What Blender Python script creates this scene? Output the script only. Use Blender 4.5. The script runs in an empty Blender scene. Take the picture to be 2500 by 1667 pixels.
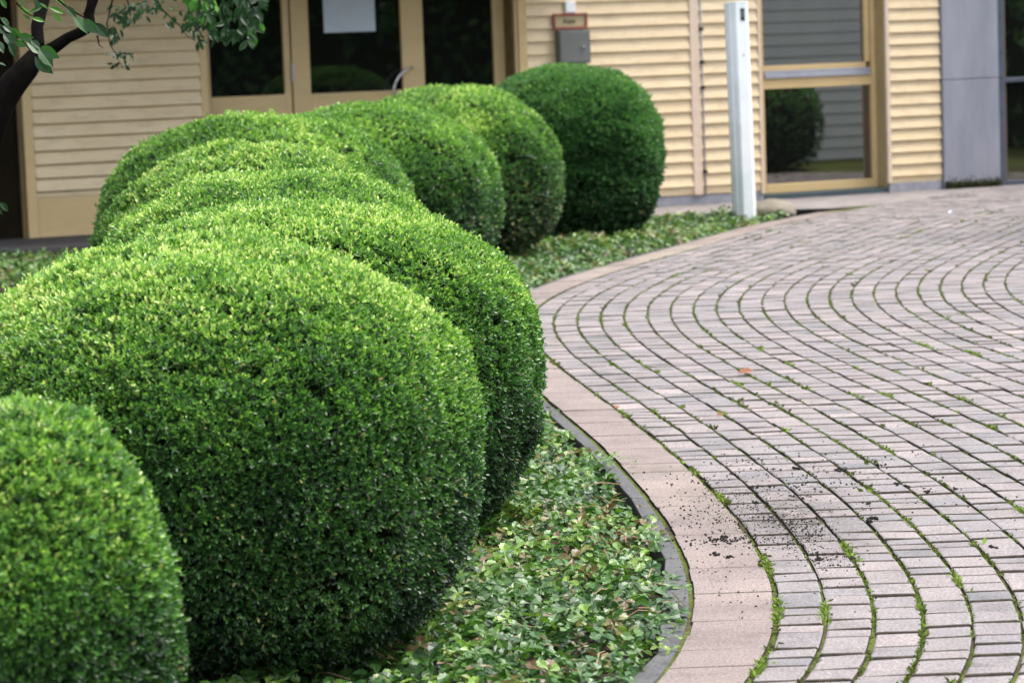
import bpy, math, random
import numpy as np
from mathutils import Vector, Matrix
random.seed(7); RNG = np.random.default_rng(11)
S = bpy.context.scene
COL = S.collection

# ------------------------------------------------------------------ mesh helpers
def link(o, parent=None):
    COL.objects.link(o)
    if parent is not None: o.parent = parent
    return o

def np_mesh(name, V, F, mat, attr=None, parent=None, smooth=False, face_mat=None):
    """V (n,3); F = list of (m,k) int arrays; attr per-face float"""
    me = bpy.data.meshes.new(name)
    V = np.asarray(V, dtype=np.float32)
    me.vertices.add(len(V)); me.vertices.foreach_set('co', V.ravel())
    F = [np.asarray(f, dtype=np.int32) for f in F if len(f)]
    loops = np.concatenate([f.ravel() for f in F])
    tot = np.concatenate([np.full(len(f), f.shape[1], dtype=np.int32) for f in F])
    start = np.concatenate([[0], np.cumsum(tot)[:-1]]).astype(np.int32)
    me.loops.add(len(loops)); me.loops.foreach_set('vertex_index', loops)
    me.polygons.add(len(tot)); me.polygons.foreach_set('loop_start', start)
    me.update(calc_edges=True)
    if attr is not None:
        a = me.attributes.new('t', 'FLOAT', 'FACE'); a.data.foreach_set('value', np.asarray(attr, dtype=np.float32))
    me.polygons.foreach_set('use_smooth', np.full(len(tot), bool(smooth)))
    for m in (mat if isinstance(mat, (list, tuple)) else [mat]): me.materials.append(m)
    if face_mat is not None: me.polygons.foreach_set('material_index', np.asarray(face_mat, dtype=np.int32))
    me.validate()
    return link(bpy.data.objects.new(name, me), parent)

def tag(o, label=None, cat=None, group=None, kind=None):
    if label: o['label'] = label
    if cat: o['category'] = cat
    if group: o['group'] = group
    if kind: o['kind'] = kind
    return o

def empty(name, loc, label, cat, group=None, rz=0):
    o = bpy.data.objects.new(name, None); COL.objects.link(o)
    o.location = loc; o.rotation_euler = (0, 0, rz); o.empty_display_size = .2
    return tag(o, label, cat, group)

class MB:
    def __init__(s): s.v = []; s.f = []
    def add(s, vs, fs):
        b = len(s.v); s.v += [tuple(v) for v in vs]; s.f += [tuple(b+i for i in f) for f in fs]
    def box(s, x0, x1, y0, y1, z0, z1):
        s.add([(x0,y0,z0),(x1,y0,z0),(x1,y1,z0),(x0,y1,z0),(x0,y0,z1),(x1,y0,z1),(x1,y1,z1),(x0,y1,z1)],
              [(0,3,2,1),(4,5,6,7),(0,1,5,4),(1,2,6,5),(2,3,7,6),(3,0,4,7)])
    def prism(s, poly, z0, z1):
        n = len(poly)
        s.add([(x,y,z0) for x,y in poly]+[(x,y,z1) for x,y in poly],
              [tuple(range(n-1,-1,-1)), tuple(range(n,2*n))]+[(i,(i+1)%n,n+(i+1)%n,n+i) for i in range(n)])
    def tube(s, pts, rads, seg=8, cap=True):
        pts = [Vector(p) for p in pts]; b = len(s.v); up = Vector((.13,.31,.94))
        for i,p in enumerate(pts):
            d = (pts[min(i+1,len(pts)-1)]-pts[max(i-1,0)]).normalized()
            a = d.cross(up)
            if a.length < .05: a = d.cross(Vector((1,0,0)))
            a.normalize(); c = d.cross(a)
            for k in range(seg):
                t = 2*math.pi*k/seg
                s.v.append(tuple(p+(a*math.cos(t)+c*math.sin(t))*rads[i]))
        for i in range(len(pts)-1):
            for k in range(seg):
                s.f.append((b+i*seg+k, b+i*seg+(k+1)%seg, b+(i+1)*seg+(k+1)%seg, b+(i+1)*seg+k))
        if cap:
            s.f.append(tuple(b+k for k in range(seg-1,-1,-1))); e = b+(len(pts)-1)*seg
            s.f.append(tuple(e+k for k in range(seg)))
    def build(s, name, mat, parent=None, bevel=0, smooth=False, loc=None):
        me = bpy.data.meshes.new(name); me.from_pydata(s.v, [], s.f); me.materials.append(mat); me.update()
        if smooth:
            me.polygons.foreach_set('use_smooth', [True]*len(me.polygons))
        o = link(bpy.data.objects.new(name, me), parent)
        if loc: o.location = loc
        if bevel:
            m = o.modifiers.new('bevel', 'BEVEL'); m.width = bevel; m.segments = 2; m.limit_method = 'ANGLE'
        return o

# ------------------------------------------------------------------ materials
def mat_new(name):
    m = bpy.data.materials.new(name); m.use_nodes = True
    nt = m.node_tree; return m, nt, nt.nodes['Principled BSDF'], nt.nodes['Material Output']

def N(nt, t, **kw):
    n = nt.nodes.new(t)
    for k, v in kw.items():
        if k in n.inputs: n.inputs[k].default_value = v
        else: setattr(n, k, v)
    return n

def ramp(nt, fac, stops, interp='LINEAR'):
    r = nt.nodes.new('ShaderNodeValToRGB'); r.color_ramp.interpolation = interp
    e = r.color_ramp.elements
    while len(e) < len(stops): e.new(.5)
    for el, (p, c) in zip(e, stops): el.position = p; el.color = (*c, 1)
    nt.links.new(fac, r.inputs[0]); return r.outputs[0]

def mixc(nt, fac, a, b, mode='MIX'):
    m = nt.nodes.new('ShaderNodeMix'); m.data_type = 'RGBA'; m.blend_type = mode
    for s, v in ((0, fac), (6, a), (7, b)):
        if hasattr(v, 'links') or isinstance(v, bpy.types.NodeSocket): nt.links.new(v, m.inputs[s])
        else: m.inputs[s].default_value = v if s == 0 else (*v, 1)
    return m.outputs[2]

def noise(nt, scale, detail=4, rough=.6, vec=None, coord='Object', stretch=None):
    tc = nt.nodes.new('ShaderNodeTexCoord'); out = tc.outputs[coord]
    if stretch:
        mp = nt.nodes.new('ShaderNodeMapping'); mp.inputs['Scale'].default_value = stretch
        nt.links.new(out, mp.inputs[0]); out = mp.outputs[0]
    n = N(nt, 'ShaderNodeTexNoise', Scale=scale, Detail=detail, Roughness=rough)
    nt.links.new(out, n.inputs['Vector']); return n.outputs[0]

def bump(nt, bs, h, strength, dist):
    b = N(nt, 'ShaderNodeBump', Strength=strength, Distance=dist)
    nt.links.new(h, b.inputs['Height']); nt.links.new(b.outputs[0], bs.inputs['Normal'])

def simple(name, c, rough=.6, c2=None, scale=6, metallic=0, bmp=0, stretch=None, spec=.5):
    m, nt, bs, out = mat_new(name)
    bs.inputs['Roughness'].default_value = rough; bs.inputs['Metallic'].default_value = metallic
    bs.inputs['Specular IOR Level'].default_value = spec
    if c2 is None: c2 = tuple(x*.8 for x in c)
    n = noise(nt, scale, 6, .65, stretch=stretch)
    nt.links.new(ramp(nt, n, [(.35, c2), (.65, c)]), bs.inputs['Base Color'])
    if bmp: bump(nt, bs, noise(nt, scale*8, 4), .5, bmp)
    return m

def leaf_mat(name, stops, rough=.42, trans=.3, spec=.4):
    m, nt, bs, out = mat_new(name)
    at = nt.nodes.new('ShaderNodeAttribute'); at.attribute_name = 't'
    c = ramp(nt, at.outputs['Fac'], stops)
    nt.links.new(c, bs.inputs['Base Color'])
    bs.inputs['Roughness'].default_value = rough
    bs.inputs['Specular IOR Level'].default_value = spec
    tr = nt.nodes.new('ShaderNodeBsdfTranslucent')
    hs = N(nt, 'ShaderNodeHueSaturation', Saturation=1.1, Value=1.6); nt.links.new(c, hs.inputs['Color'])
    nt.links.new(hs.outputs[0], tr.inputs['Color'])
    mx = N(nt, 'ShaderNodeMixShader'); mx.inputs[0].default_value = trans
    nt.links.new(bs.outputs[0], mx.inputs[1]); nt.links.new(tr.outputs[0], mx.inputs[2])
    nt.links.new(mx.outputs[0], out.inputs['Surface'])
    return m

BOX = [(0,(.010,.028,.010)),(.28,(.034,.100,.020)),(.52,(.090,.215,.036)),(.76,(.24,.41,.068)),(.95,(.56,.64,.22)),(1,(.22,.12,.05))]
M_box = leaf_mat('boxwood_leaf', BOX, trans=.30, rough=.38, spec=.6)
DK = [(0,(.014,.040,.012)),(.35,(.042,.120,.030)),(.7,(.11,.235,.055)),(.93,(.24,.37,.10)),(1,(.16,.10,.04))]
M_dark = leaf_mat('dark_box_leaf', DK, rough=.5)
M_cover = leaf_mat('cover_leaf', [(0,(.013,.036,.009)),(.35,(.035,.092,.018)),(.6,(.075,.155,.026)),(.8,(.17,.28,.045)),(.90,(.17,.16,.06)),(1,(.11,.065,.035))], rough=.36, trans=.25, spec=.42)
M_tree = leaf_mat('tree_leaf', [(0,(.007,.020,.007)),(.5,(.015,.050,.012)),(.85,(.042,.13,.02)),(1,(.10,.24,.04))], rough=.45, trans=.3, spec=.4)
M_moss = leaf_mat('moss_blade', [(0,(.045,.058,.012)),(.5,(.09,.125,.02)),(1,(.155,.24,.04))], rough=.7, trans=.2, spec=.2)
M_twig = simple('twig_inside', (.020,.020,.010), .95, (.006,.008,.004), 30, spec=.1)
M_bark = simple('dark_bark', (.009,.007,.006), .95, (.004,.0035,.003), 25, bmp=.004, spec=.05)
M_soil = simple('bed_soil', (.050,.034,.024), .95, (.018,.013,.010), 14, bmp=.01, spec=.15)
M_crumb = simple('soil_crumb', (.020,.016,.013), .9, (.008,.007,.006), 60, spec=.2)
M_asph = simple('dull_ground', (.14,.12,.115), .9, (.09,.08,.078), 5, bmp=.003)

def stone_mat(name, stops, tint=(.40,.36,.20), tint_amt=.0):
    m, nt, bs, out = mat_new(name)
    at = nt.nodes.new('ShaderNodeAttribute'); at.attribute_name = 't'
    base = ramp(nt, at.outputs['Fac'], stops)
    fine = noise(nt, 115, 4, .85)                      # exposed sand grains
    sp = ramp(nt, fine, [(.34,(.42,.42,.42)),(.5,(.95,.95,.95)),(.66,(1.9,1.87,1.84))])
    c = mixc(nt, .9, base, sp, 'MULTIPLY')
    blot = ramp(nt, noise(nt, 3.2, 6, .7), [(.30,(.55,.54,.53)),(.50,(1,1,1)),(.70,(1.22,1.20,1.17))])
    c = mixc(nt, .8, c, blot, 'MULTIPLY')
    stain = ramp(nt, noise(nt, 1.7, 5, .65, coord='Generated'), [(.5,(0,0,0)),(.75,(1,1,1))])
    if tint_amt:
        mm = N(nt, 'ShaderNodeMath', operation='MULTIPLY'); nt.links.new(stain, mm.inputs[0]); mm.inputs[1].default_value = tint_amt
        c = mixc(nt, mm.outputs[0], c, tint)
    tc = nt.nodes.new('ShaderNodeTexCoord'); mp = nt.nodes.new('ShaderNodeMapping'); mp.vector_type = 'TEXTURE'
    mp.inputs['Location'].default_value = (.90, 9.55, 0); mp.inputs['Scale'].default_value = (.40, 1.0, 10)
    ln = nt.nodes.new('ShaderNodeVectorMath'); ln.operation = 'LENGTH'
    nt.links.new(tc.outputs['Object'], mp.inputs[0]); nt.links.new(mp.outputs[0], ln.inputs[0])
    near = ramp(nt, ln.outputs['Value'], [(.1,(1,1,1)),(1,(0,0,0))])
    blob = ramp(nt, noise(nt, 22, 6, .75), [(.36,(0,0,0)),(.56,(1,1,1))])
    sm = N(nt, 'ShaderNodeMath', operation='MULTIPLY'); nt.links.new(near, sm.inputs[0]); nt.links.new(blob, sm.inputs[1])
    s2 = N(nt, 'ShaderNodeMath', operation='MULTIPLY'); nt.links.new(sm.outputs[0], s2.inputs[0]); s2.inputs[1].default_value = .8
    c = mixc(nt, s2.outputs[0], c, (.05,.042,.036))
    nt.links.new(c, bs.inputs['Base Color'])
    bs.inputs['Roughness'].default_value = .78; bs.inputs['Specular IOR Level'].default_value = .35
    bump(nt, bs, fine, .7, .0025)
    return m
M_paver = stone_mat('paver_stone', [(0,(.116,.111,.116)),(.25,(.139,.129,.132)),(.55,(.162,.144,.144)),(.85,(.182,.156,.153)),(1,(.235,.20,.197))])
M_kerb = stone_mat('kerb_stone', [(0,(.148,.120,.112)),(.5,(.163,.129,.119)),(1,(.18,.144,.133))], (.30,.27,.16), .35)
M_edge = stone_mat('edging_stone', [(0,(.065,.065,.066)),(1,(.095,.092,.093))])

def joint_material():
    m, nt, bs, out = mat_new('joint_sand')
    a = ramp(nt, noise(nt, 40, 5, .7), [(.35,(.018,.014,.010)),(.65,(.07,.055,.04))])
    g = ramp(nt, noise(nt, 55, 4, .6), [(.35,(.04,.052,.012)),(.65,(.095,.12,.024))])
    f = ramp(nt, noise(nt, 1.3, 5, .75), [(.38,(0,0,0)),(.52,(1,1,1))])
    nt.links.new(mixc(nt, f, a, g), bs.inputs['Base Color'])
    bs.inputs['Roughness'].default_value = .95; bs.inputs['Specular IOR Level'].default_value = .1
    bump(nt, bs, noise(nt, 120, 3), .8, .006)
    return m
M_joint = joint_material()

def paint(name, c, c2, grime=(.20,.15,.10), amt=.35):
    m, nt, bs, out = mat_new(name)
    b = ramp(nt, noise(nt, 2.2, 5, .6, stretch=(1,1,3)), [(.3, c2), (.7, c)])
    streak = ramp(nt, noise(nt, 9, 6, .7, stretch=(.5,.5,1.6)), [(.50,(0,0,0)),(.74,(1,1,1))])
    mm = N(nt, 'ShaderNodeMath', operation='MULTIPLY'); nt.links.new(streak, mm.inputs[0]); mm.inputs[1].default_value = amt
    nt.links.new(mixc(nt, mm.outputs[0], b, grime), bs.inputs['Base Color'])
    bs.inputs['Roughness'].default_value = .5
    bump(nt, bs, noise(nt, 30, 4, .6, stretch=(.25,.25,5)), .35, .002)
    return m
M_siding = paint('cream_siding', (.67,.53,.335), (.60,.455,.265), (.30,.22,.15), .5)
M_trim = paint('cream_trim', (.60,.435,.215), (.54,.385,.185), amt=.15)
M_trim2 = paint('pinkish_trim', (.64,.50,.38), (.58,.45,.34), amt=.15)
M_brown = simple('brown_jamb', (.16,.10,.035), .6, (.10,.065,.025), 5)
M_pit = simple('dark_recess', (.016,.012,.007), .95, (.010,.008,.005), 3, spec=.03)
M_grey = simple('grey_plinth', (.30,.30,.33), .8, (.21,.21,.235), 12, bmp=.004)
M_conc = simple('pillar_panel', (.27,.27,.315), .6, (.205,.21,.25), 2.2, bmp=.001, stretch=(1.6,1.6,.5))
M_steel = simple('blue_grey_metal', (.10,.115,.15), .45, (.08,.09,.12), 8, metallic=.3)
M_alu = simple('light_metal', (.50,.50,.56), .35, (.42,.42,.48), 8, metallic=.6)
M_white = simple('white_powder_coat', (.82,.83,.84), .35, (.66,.71,.70), 3.5)
M_chrome = simple('brushed_steel', (.6,.6,.62), .25, (.5,.5,.52), 20, metallic=1)
M_box_grey = simple('grey_box_paint', (.105,.11,.10), .5, (.085,.09,.082), 5)
M_paper = simple('white_paper', (.55,.60,.68), .8, (.50,.55,.63), 6)
M_tile = simple('white_tile', (.86,.87,.88), .3, (.8,.81,.82), 6)
M_red = simple('red_frame', (.28,.075,.05), .6, (.20,.055,.04), 9)
M_tan = simple('tan_sign', (.42,.34,.19), .6, (.36,.29,.16), 9)
M_black = simple('black_plastic', (.012,.012,.014), .4, (.008,.008,.01), 9)
M_rock = simple('pale_boulder', (.19,.165,.125), .9, (.13,.11,.085), 7, bmp=.008)
M_roof = simple('grey_roof', (.12,.12,.12), .8, (.09,.09,.09), 3)
M_dirty = simple('dry_leaf', (.20,.075,.025), .8, (.13,.04,.015), 30)
M_chalk = simple('pale_paver_wear', (.34,.34,.36), .9, (.2,.195,.2), 90)
M_patch = simple('dark_patch_surface', (.05,.042,.035), .8, (.03,.026,.022), 10)

def glass_material(name='dark_glazing', ior=3.0):
    m, nt, bs, out = mat_new(name)
    bs.inputs['Base Color'].default_value = (.006,.007,.006,1); bs.inputs['Roughness'].default_value = .6
    bs.inputs['Specular IOR Level'].default_value = .0
    gl = N(nt, 'ShaderNodeBsdfGlossy', Roughness=.02); gl.inputs['Color'].default_value = (1,.98,.94,1)
    fr = N(nt, 'ShaderNodeFresnel', IOR=ior)
    mx = nt.nodes.new('ShaderNodeMixShader')
    nt.links.new(fr.outputs[0], mx.inputs[0]); nt.links.new(bs.outputs[0], mx.inputs[1]); nt.links.new(gl.outputs[0], mx.inputs[2])
    nt.links.new(mx.outputs[0], out.inputs['Surface'])
    return m
M_glass = glass_material(); M_doorglass = glass_material('door_glazing', 1.75)

# ------------------------------------------------------------------ leaves
# template: x along the leaf, y across, z along the leaf normal
OVAL = (np.array([(0,0,0),(.28,.34,.07),(.68,.36,.07),(1,0,-.06),(.68,-.36,.07),(.28,-.34,.07)]), [[(0,3,2,1),(0,5,4,3)]])
PETAL = (np.array([(0,0,0),(.10,.12,.03),(.26,.29,.07),(.48,.37,.08),(.72,.29,.05),(.90,.12,-.01),(1.04,0,-.07),(.90,-.12,-.01),(.72,-.29,.05),(.48,-.37,.08),(.26,-.29,.07),(.10,-.12,.03),(.5,0,0)]), [[(12,i+1,i) for i in range(11)]+[(12,0,11)]])
KITE = (np.array([(0,0,0),(.45,.42,.08),(1,0,-.05),(.45,-.42,.08)]), [[(0,2,1),(0,3,2)]])
def trifoliate():
    V = [(0,0,0)]; F = []
    out = [(.30,.16),(.52,.34),(.66,.30),(.78,.36),(.86,.22),(1.0,.17),(1.0,.02)]
    rim = out+[(x,-y) for x,y in out[:-1][::-1]]
    for a in (-1.75, 0, 1.75):
        b = len(V); ca, sa = math.cos(a), math.sin(a)
        for x, y in rim:
            z = .10*abs(y)/.36+.06*math.sin(x*7)*(.6 if y > 0 else -.6)-.16*x*x
            V.append((x*ca-y*sa, x*sa+y*ca, z))
        V.append((.66*ca, .66*sa, -.08)); c = b+len(rim)
        for i in range(len(rim)-1): F.append((c, b+i+1, b+i))
        F.append((c, b, 0)); F.append((c, 0, b+len(rim)-1))
    return (np.array(V)*.5, [F])
TRI = trifoliate()
def _unit(a): return a/np.maximum(np.linalg.norm(a, axis=-1, keepdims=True), 1e-9)

def scatter(tmpl, P, D, Nn, L, Wd):
    """P base, D direction, Nn rough normal, L length, Wd width"""
    D = _unit(D); Y = _unit(np.cross(Nn, D)); Z = np.cross(D, Y)
    T, F = tmpl; n = len(P); k = len(T)
    V = (P[:,None,:] + D[:,None,:]*(T[None,:,0:1]*L[:,None,None]) + Y[:,None,:]*(T[None,:,1:2]*Wd[:,None,None])
         + Z[:,None,:]*(T[None,:,2:3]*L[:,None,None]))
    faces = []; nf = 0
    for f in F:
        f = np.array(f, dtype=np.int64); nf += len(f)
        faces.append((f[None]+ (np.arange(n)*k)[:,None,None]).reshape(-1, f.shape[1]))
    return V.reshape(-1,3), faces, nf

class Bank:
    def __init__(s): s.V=[]; s.F={}; s.A={}; s.n=0
    def add(s, tmpl, P, D, Nn, L, Wd, t):
        V, fs, nf = scatter(tmpl, P, D, Nn, L, Wd)
        for f in fs:
            k = f.shape[1]; s.F.setdefault(k, []).append(f+s.n); s.A.setdefault(k, []).append(np.repeat(t, len(f)//len(P)))
        s.V.append(V); s.n += len(V)
    def build(s, name, mat, parent=None):
        ks = list(s.F)
        return np_mesh(name, np.concatenate(s.V), [np.concatenate(s.F[k]) for k in ks], mat,
                       np.concatenate([np.concatenate(s.A[k]) for k in ks]), parent)

CAM = np.array([0, 0, 1.65])
def wobble(P, seed, amp, sc):
    r = np.random.default_rng(seed); o = np.zeros(len(P))
    for i in range(7):
        k = _unit(r.normal(size=3))*sc*(1+.45*i); o += np.sin(P@k+r.uniform(0, 6.28))/(1+.4*i)
    return o*amp/2.2

def bush(name, label, cat, x, y, rx, ry, h, leaf, nshoot, mat, seed, p=2.2, hc=.50, young_lit=.5, group='clipped bushes in a row',
         lean=0., brown=.0, tmpl=OVAL, tuck=1.0, pits=26):
    r = np.random.default_rng(seed)
    root = empty(name, (x, y, -.08), label, cat, group)
    zc = h*hc+.08; ct = h-h*hc; cb = h*hc*1.06+.03
    d = _unit(r.normal(size=(int(nshoot*2.2), 3)))
    def radius(d, s=1.0):
        c = np.where(d[:,2] > 0, ct, cb); q = p+.45*np.clip(-d[:,2]/.45, 0, 1)
        return s*(np.abs(d[:,0]/rx)**q+np.abs(d[:,1]/ry)**q+np.abs(d[:,2]/c)**q)**(-1/q)
    R = radius(d)
    P0 = d*R[:,None]; c = np.where(d[:,2] > 0, ct, cb)
    n = _unit(np.stack([np.sign(d[:,0])*np.abs(P0[:,0]/rx)**(p-1)/rx, np.sign(d[:,1])*np.abs(P0[:,1]/ry)**(p-1)/ry,
                        np.sign(d[:,2])*np.abs(P0[:,2]/c)**(p-1)/c], 1))
    # thin the sides turned well away from every viewing position
    to = _unit(CAM-(P0+[x, y, zc-.08])); f = (n*to).sum(1)
    keep = (f > -.30) | (r.random(len(f)) < .22)
    # equalise density by area
    w = (R**2/np.maximum((n*d).sum(1), .25)); keep &= r.random(len(f)) < np.clip(w/np.percentile(w, 85), .1, 1)
    keep &= P0[:,2] > -(zc-.03)
    hz = (P0[:,2]+zc)/(h+.08)
    keep &= r.random(len(f)) < np.clip(.26+1.25*hz, .26, 1)
    P0, n, hz, d = P0[keep][:nshoot], n[keep][:nshoot], hz[keep][:nshoot], d[keep][:nshoot]
    lump = wobble(P0, seed, .022, 9)+wobble(P0, seed+5, .010, 30)
    pit = np.zeros(len(P0)); pc = P0[r.integers(0, len(P0), pits)]
    for q in pc:
        rr = r.uniform(.008, .024); dd = np.linalg.norm(P0-q, axis=1); pit = np.maximum(pit, np.exp(-(dd/rr)**4))
    k2 = r.random(len(P0)) > pit*.9
    off = lump-pit*.06-np.abs(r.normal(0, 1, len(P0)))*(.014+.028*np.clip(.65-hz, 0, 1))+np.where(r.random(len(P0)) < .03, r.uniform(.005, .022, len(P0)), 0)
    P = (P0+n*off[:,None])[k2]; n = n[k2]; hz = hz[k2]; m = len(P)
    patch = wobble(P, seed+9, .10, 7)+wobble(P, seed+11, .06, 22)
    bank = Bank()
    ax = _unit(n+np.array([0,0,.30])+r.normal(0, .33, (m, 3)))
    e1 = _unit(np.cross(ax, r.normal(size=(m, 3)))); e2 = np.cross(ax, e1)
    age = r.random(m)
    for j in range(6):
        ph = j*2.4+r.uniform(-.4, .4, m); al = np.radians(np.array([18, 40, 48, 60, 65, 76, 82])[j]+r.uniform(-12, 12, m))
        rad = e1*np.cos(ph)[:,None]+e2*np.sin(ph)[:,None]
        D = ax*np.cos(al)[:,None]+rad*np.sin(al)[:,None]
        base = P+ax*(leaf*(.9-.26*j))[..., None] if False else P+ax*(leaf*(.75-.25*j))
        Nn = _unit(ax*1.0-rad*.4+r.normal(0, .3, (m, 3)))
        L = leaf*r.uniform(.75, 1.2, m); W = L*r.uniform(.55, .72, m)
        t = .34+patch+r.normal(0, .10, m)+young_lit*.42*(age > .45)*(j < 3)*np.clip(hz*1.6-.35, 0, 1)*r.random(m)**.5+.07*(2-j)*.5  # tips paler with height: young growth plus painted top light
        t = t+.215*np.clip(n[:,2], 0, 1)-.30*np.clip(.66-hz, 0, 1)/.66-.045  # painted light: upward leaves paler, low leaves darkened as if shaded
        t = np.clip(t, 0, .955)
        bm = (r.random(m) < (.004+brown*np.clip(.6-hz, 0, 1))); t[bm] = .985
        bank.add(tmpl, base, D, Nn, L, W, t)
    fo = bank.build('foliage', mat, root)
    fo.location = (0, 0, zc)
    # inner mass of twigs closing the view, near-black to stand in for inner shade
    V = []; F = []; nu, nv = 40, 24
    for i in range(nv+1):
        for j in range(nu):
            a = 2*math.pi*j/nu; b = math.pi*(i/nv)
            V.append((math.sin(b)*math.cos(a), math.sin(b)*math.sin(a), math.cos(b)))
    V = np.array(V); V = V*(radius(V)-.062+wobble(V, seed+3, .012, 12))[:,None]; V[:,2] += zc; V[:,2] = np.maximum(V[:,2], 0)
    for i in range(nv):
        for j in range(nu): F.append((i*nu+j, (i+1)*nu+j, (i+1)*nu+(j+1)%nu, i*nu+(j+1)%nu))
    np_mesh('branch_mass', V, [F], M_twig, None, root, True)
    return root

# ------------------------------------------------------------------ kerb curve
PC = [6.2e-07, -4.74e-06, -6.898e-05, .00020143, .00543855, .01395108, -.1257708, .2371129]
PC = None
_zs = np.array([6.9,7.116,7.33,7.8,8.25,8.58,9.13,9.81,10.4,10.9,11.6,12.5,13.3,14.0,15.0,15.8,16.6,17.2,18.0,18.9,20.0,21.0,22.0,23.3,24.2])
_xs = np.array([.49,.555,.61,.688,.738,.752,.752,.722,.675,.625,.545,.440,.335,.25,.15,.105,.105,.135,.26,.49,.84,1.19,1.56,2.06,2.45])
_c = np.polyfit(_zs-15, _xs, 8)
def X0(z):
    z = np.asarray(z, dtype=float); zz = np.clip(z, 7.05, 23.9)
    v = np.polyval(_c, zz-15); dv = np.polyval(np.polyder(_c), zz-15)
    return v+dv*np.where(z < 7.05, z-7.05, 0)+np.where(z > 23.9, .46*(z-23.9)+.035*(z-23.9)**2, 0)

# ------------------------------------------------------------------ ground
g = MB(); g.add([(-400,-400,-.13),(400,-400,-.13),(400,400,-.13),(-400,400,-.13)], [(0,1,2,3)])
tag(g.build('ground', M_asph), kind='structure')
# bed soil, gently uneven
zz = np.linspace(3.2, 25.7, 150); uu = np.linspace(0, 1, 40); V = []; F = []
for a in zz:
    xr = float(X0(a))-.30
    for b in uu:
        xx = -9+(xr+9)*b**.5
        V.append((xx, a, -.09+.012*math.sin(a*5+xx*7)+.008*math.sin(a*13-xx*11)))
for i in range(len(zz)-1):
    for j in range(len(uu)-1): F.append((i*40+j, i*40+j+1, (i+1)*40+j+1, (i+1)*40+j))
tag(np_mesh('planting_bed', V, [F], M_soil, None, None, True), kind='structure')

# joint bed below the pavers
zz = np.concatenate([np.linspace(2.5, 24, 200), np.linspace(24.2, 30, 30)]); V = []; F = []
for a in zz: V += [(float(X0(a))-.25, a, -.011), (float(X0(a))+12, a, -.011)]
for i in range(len(zz)-1): F.append((2*i, 2*i+1, 2*i+3, 2*i+2))
tag(np_mesh('joint_bed', V, [F], M_joint), kind='structure')

# wall geometry
WL = np.array([-4.084, 24.615]); WU = np.array([.92430899, .38164498]); WN = np.array([.38164498, -.92430899])
WANG = math.atan2(WU[1], WU[0])
def wp(s, off=0, z=0): q = WL+WU*s+WN*off; return (float(q[0]), float(q[1]), z)
def wall_y(x): return WL[1]+(x-WL[0])*WU[1]/WU[0]

M_dirt = simple('joint_dirt', (.066,.056,.044), .95, (.030,.026,.020), 40, spec=.05)
def stones(name, mat, courses, zlo, zhi, lens, gap, bev, seed, zj=.0016, tmu=.55, cross=1):
    r = np.random.default_rng(seed); V = []; F4 = []; A = []; MI = []; n = 0
    for (o0, o1) in courses:
        z = zlo+r.uniform(0, .15)
        while z < zhi:
            ln = r.choice(lens)*r.uniform(.96, 1.04)
            z0, z1 = z+gap/2, z+ln-gap/2; z += ln
            xa = float(X0((z0+z1)/2))
            xm = xa+(o0+o1)/2
            if xm < -.30*z1-1 or xm > .215*z1+.9: continue
            if z1 > wall_y(xm)-.12: break
            sub = 3 if ln > .16 else 2
            zs = np.linspace(z0, z1, sub+1); jx = r.normal(0, .0020, 2); tz = np.clip(r.normal(0, zj), -2*zj, 2*zj); ta, tb = r.normal(0, zj*.8), r.normal(0, zj*.35)
            L_ = [float(X0(q))+o0+jx[0] for q in zs]; R_ = [float(X0(q))+o1+jx[1] for q in zs]
            def top(fx, fz): return tz+ta*(fx-.5)+tb*(fz-.5)
            b = n; m = sub+1
            # rings: top inner, bevel outer, bottom ; boundary loop order: left side up, right side down
            loop = [(L_[i], zs[i], 0, i/sub, 1) for i in range(m)]+[(R_[i], zs[i], 1, i/sub, -1) for i in range(m-1, -1, -1)]
            cx = (L_[0]+R_[-1])/2
            for ring, (ins, dz) in enumerate(((bev, 0), (bev*.25, -bev*.34), (0, -bev*1.3), (0, -.04))):
                for (xx, yy, fx, fz, sg) in loop:
                    yi = yy+(ins if fz == 0 else (-ins if fz == 1 else 0))
                    V.append((xx+sg*ins, yi, top(fx, fz)+dz))
            k = len(loop)
            for ring in range(3):
                for i in range(k):
                    j = (i+1) % k; F4.append((b+ring*k+i, b+ring*k+j, b+(ring+1)*k+j, b+(ring+1)*k+i)); A.append(0); MI.append(1 if ring or (cross and (i >= k-1 or i == m-1)) else 0)
            for i in range(m-1):
                F4.append((b+i, b+i+1, b+k-2-i, b+k-1-i)); A.append(0); MI.append(0)
            n += 4*k
            t = np.clip(r.normal(tmu, .19), 0, .93 if r.random() < .985 else 1)
            for q in range(1, 3*k+m): A[-q] = t
    F = np.array(F4)[:, ::-1]
    return np_mesh(name, V, [F], [mat, M_dirt], A, face_mat=MI)
PW = .1355
courses = [(.008+k*PW+.0048, .008+(k+1)*PW-.0048) for k in range(0, 52)]
tag(stones('paving', M_paver, courses, 5.2, 28.6, [.10,.13,.13,.17,.17,.21], .0085, .0068, 3), kind='structure')
tag(stones('kerb', M_kerb, [(-.232, -.003)], 5.2, 25.2, [.19,.21], .0026, .0022, 5, zj=.0008, cross=0), kind='structure')
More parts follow.
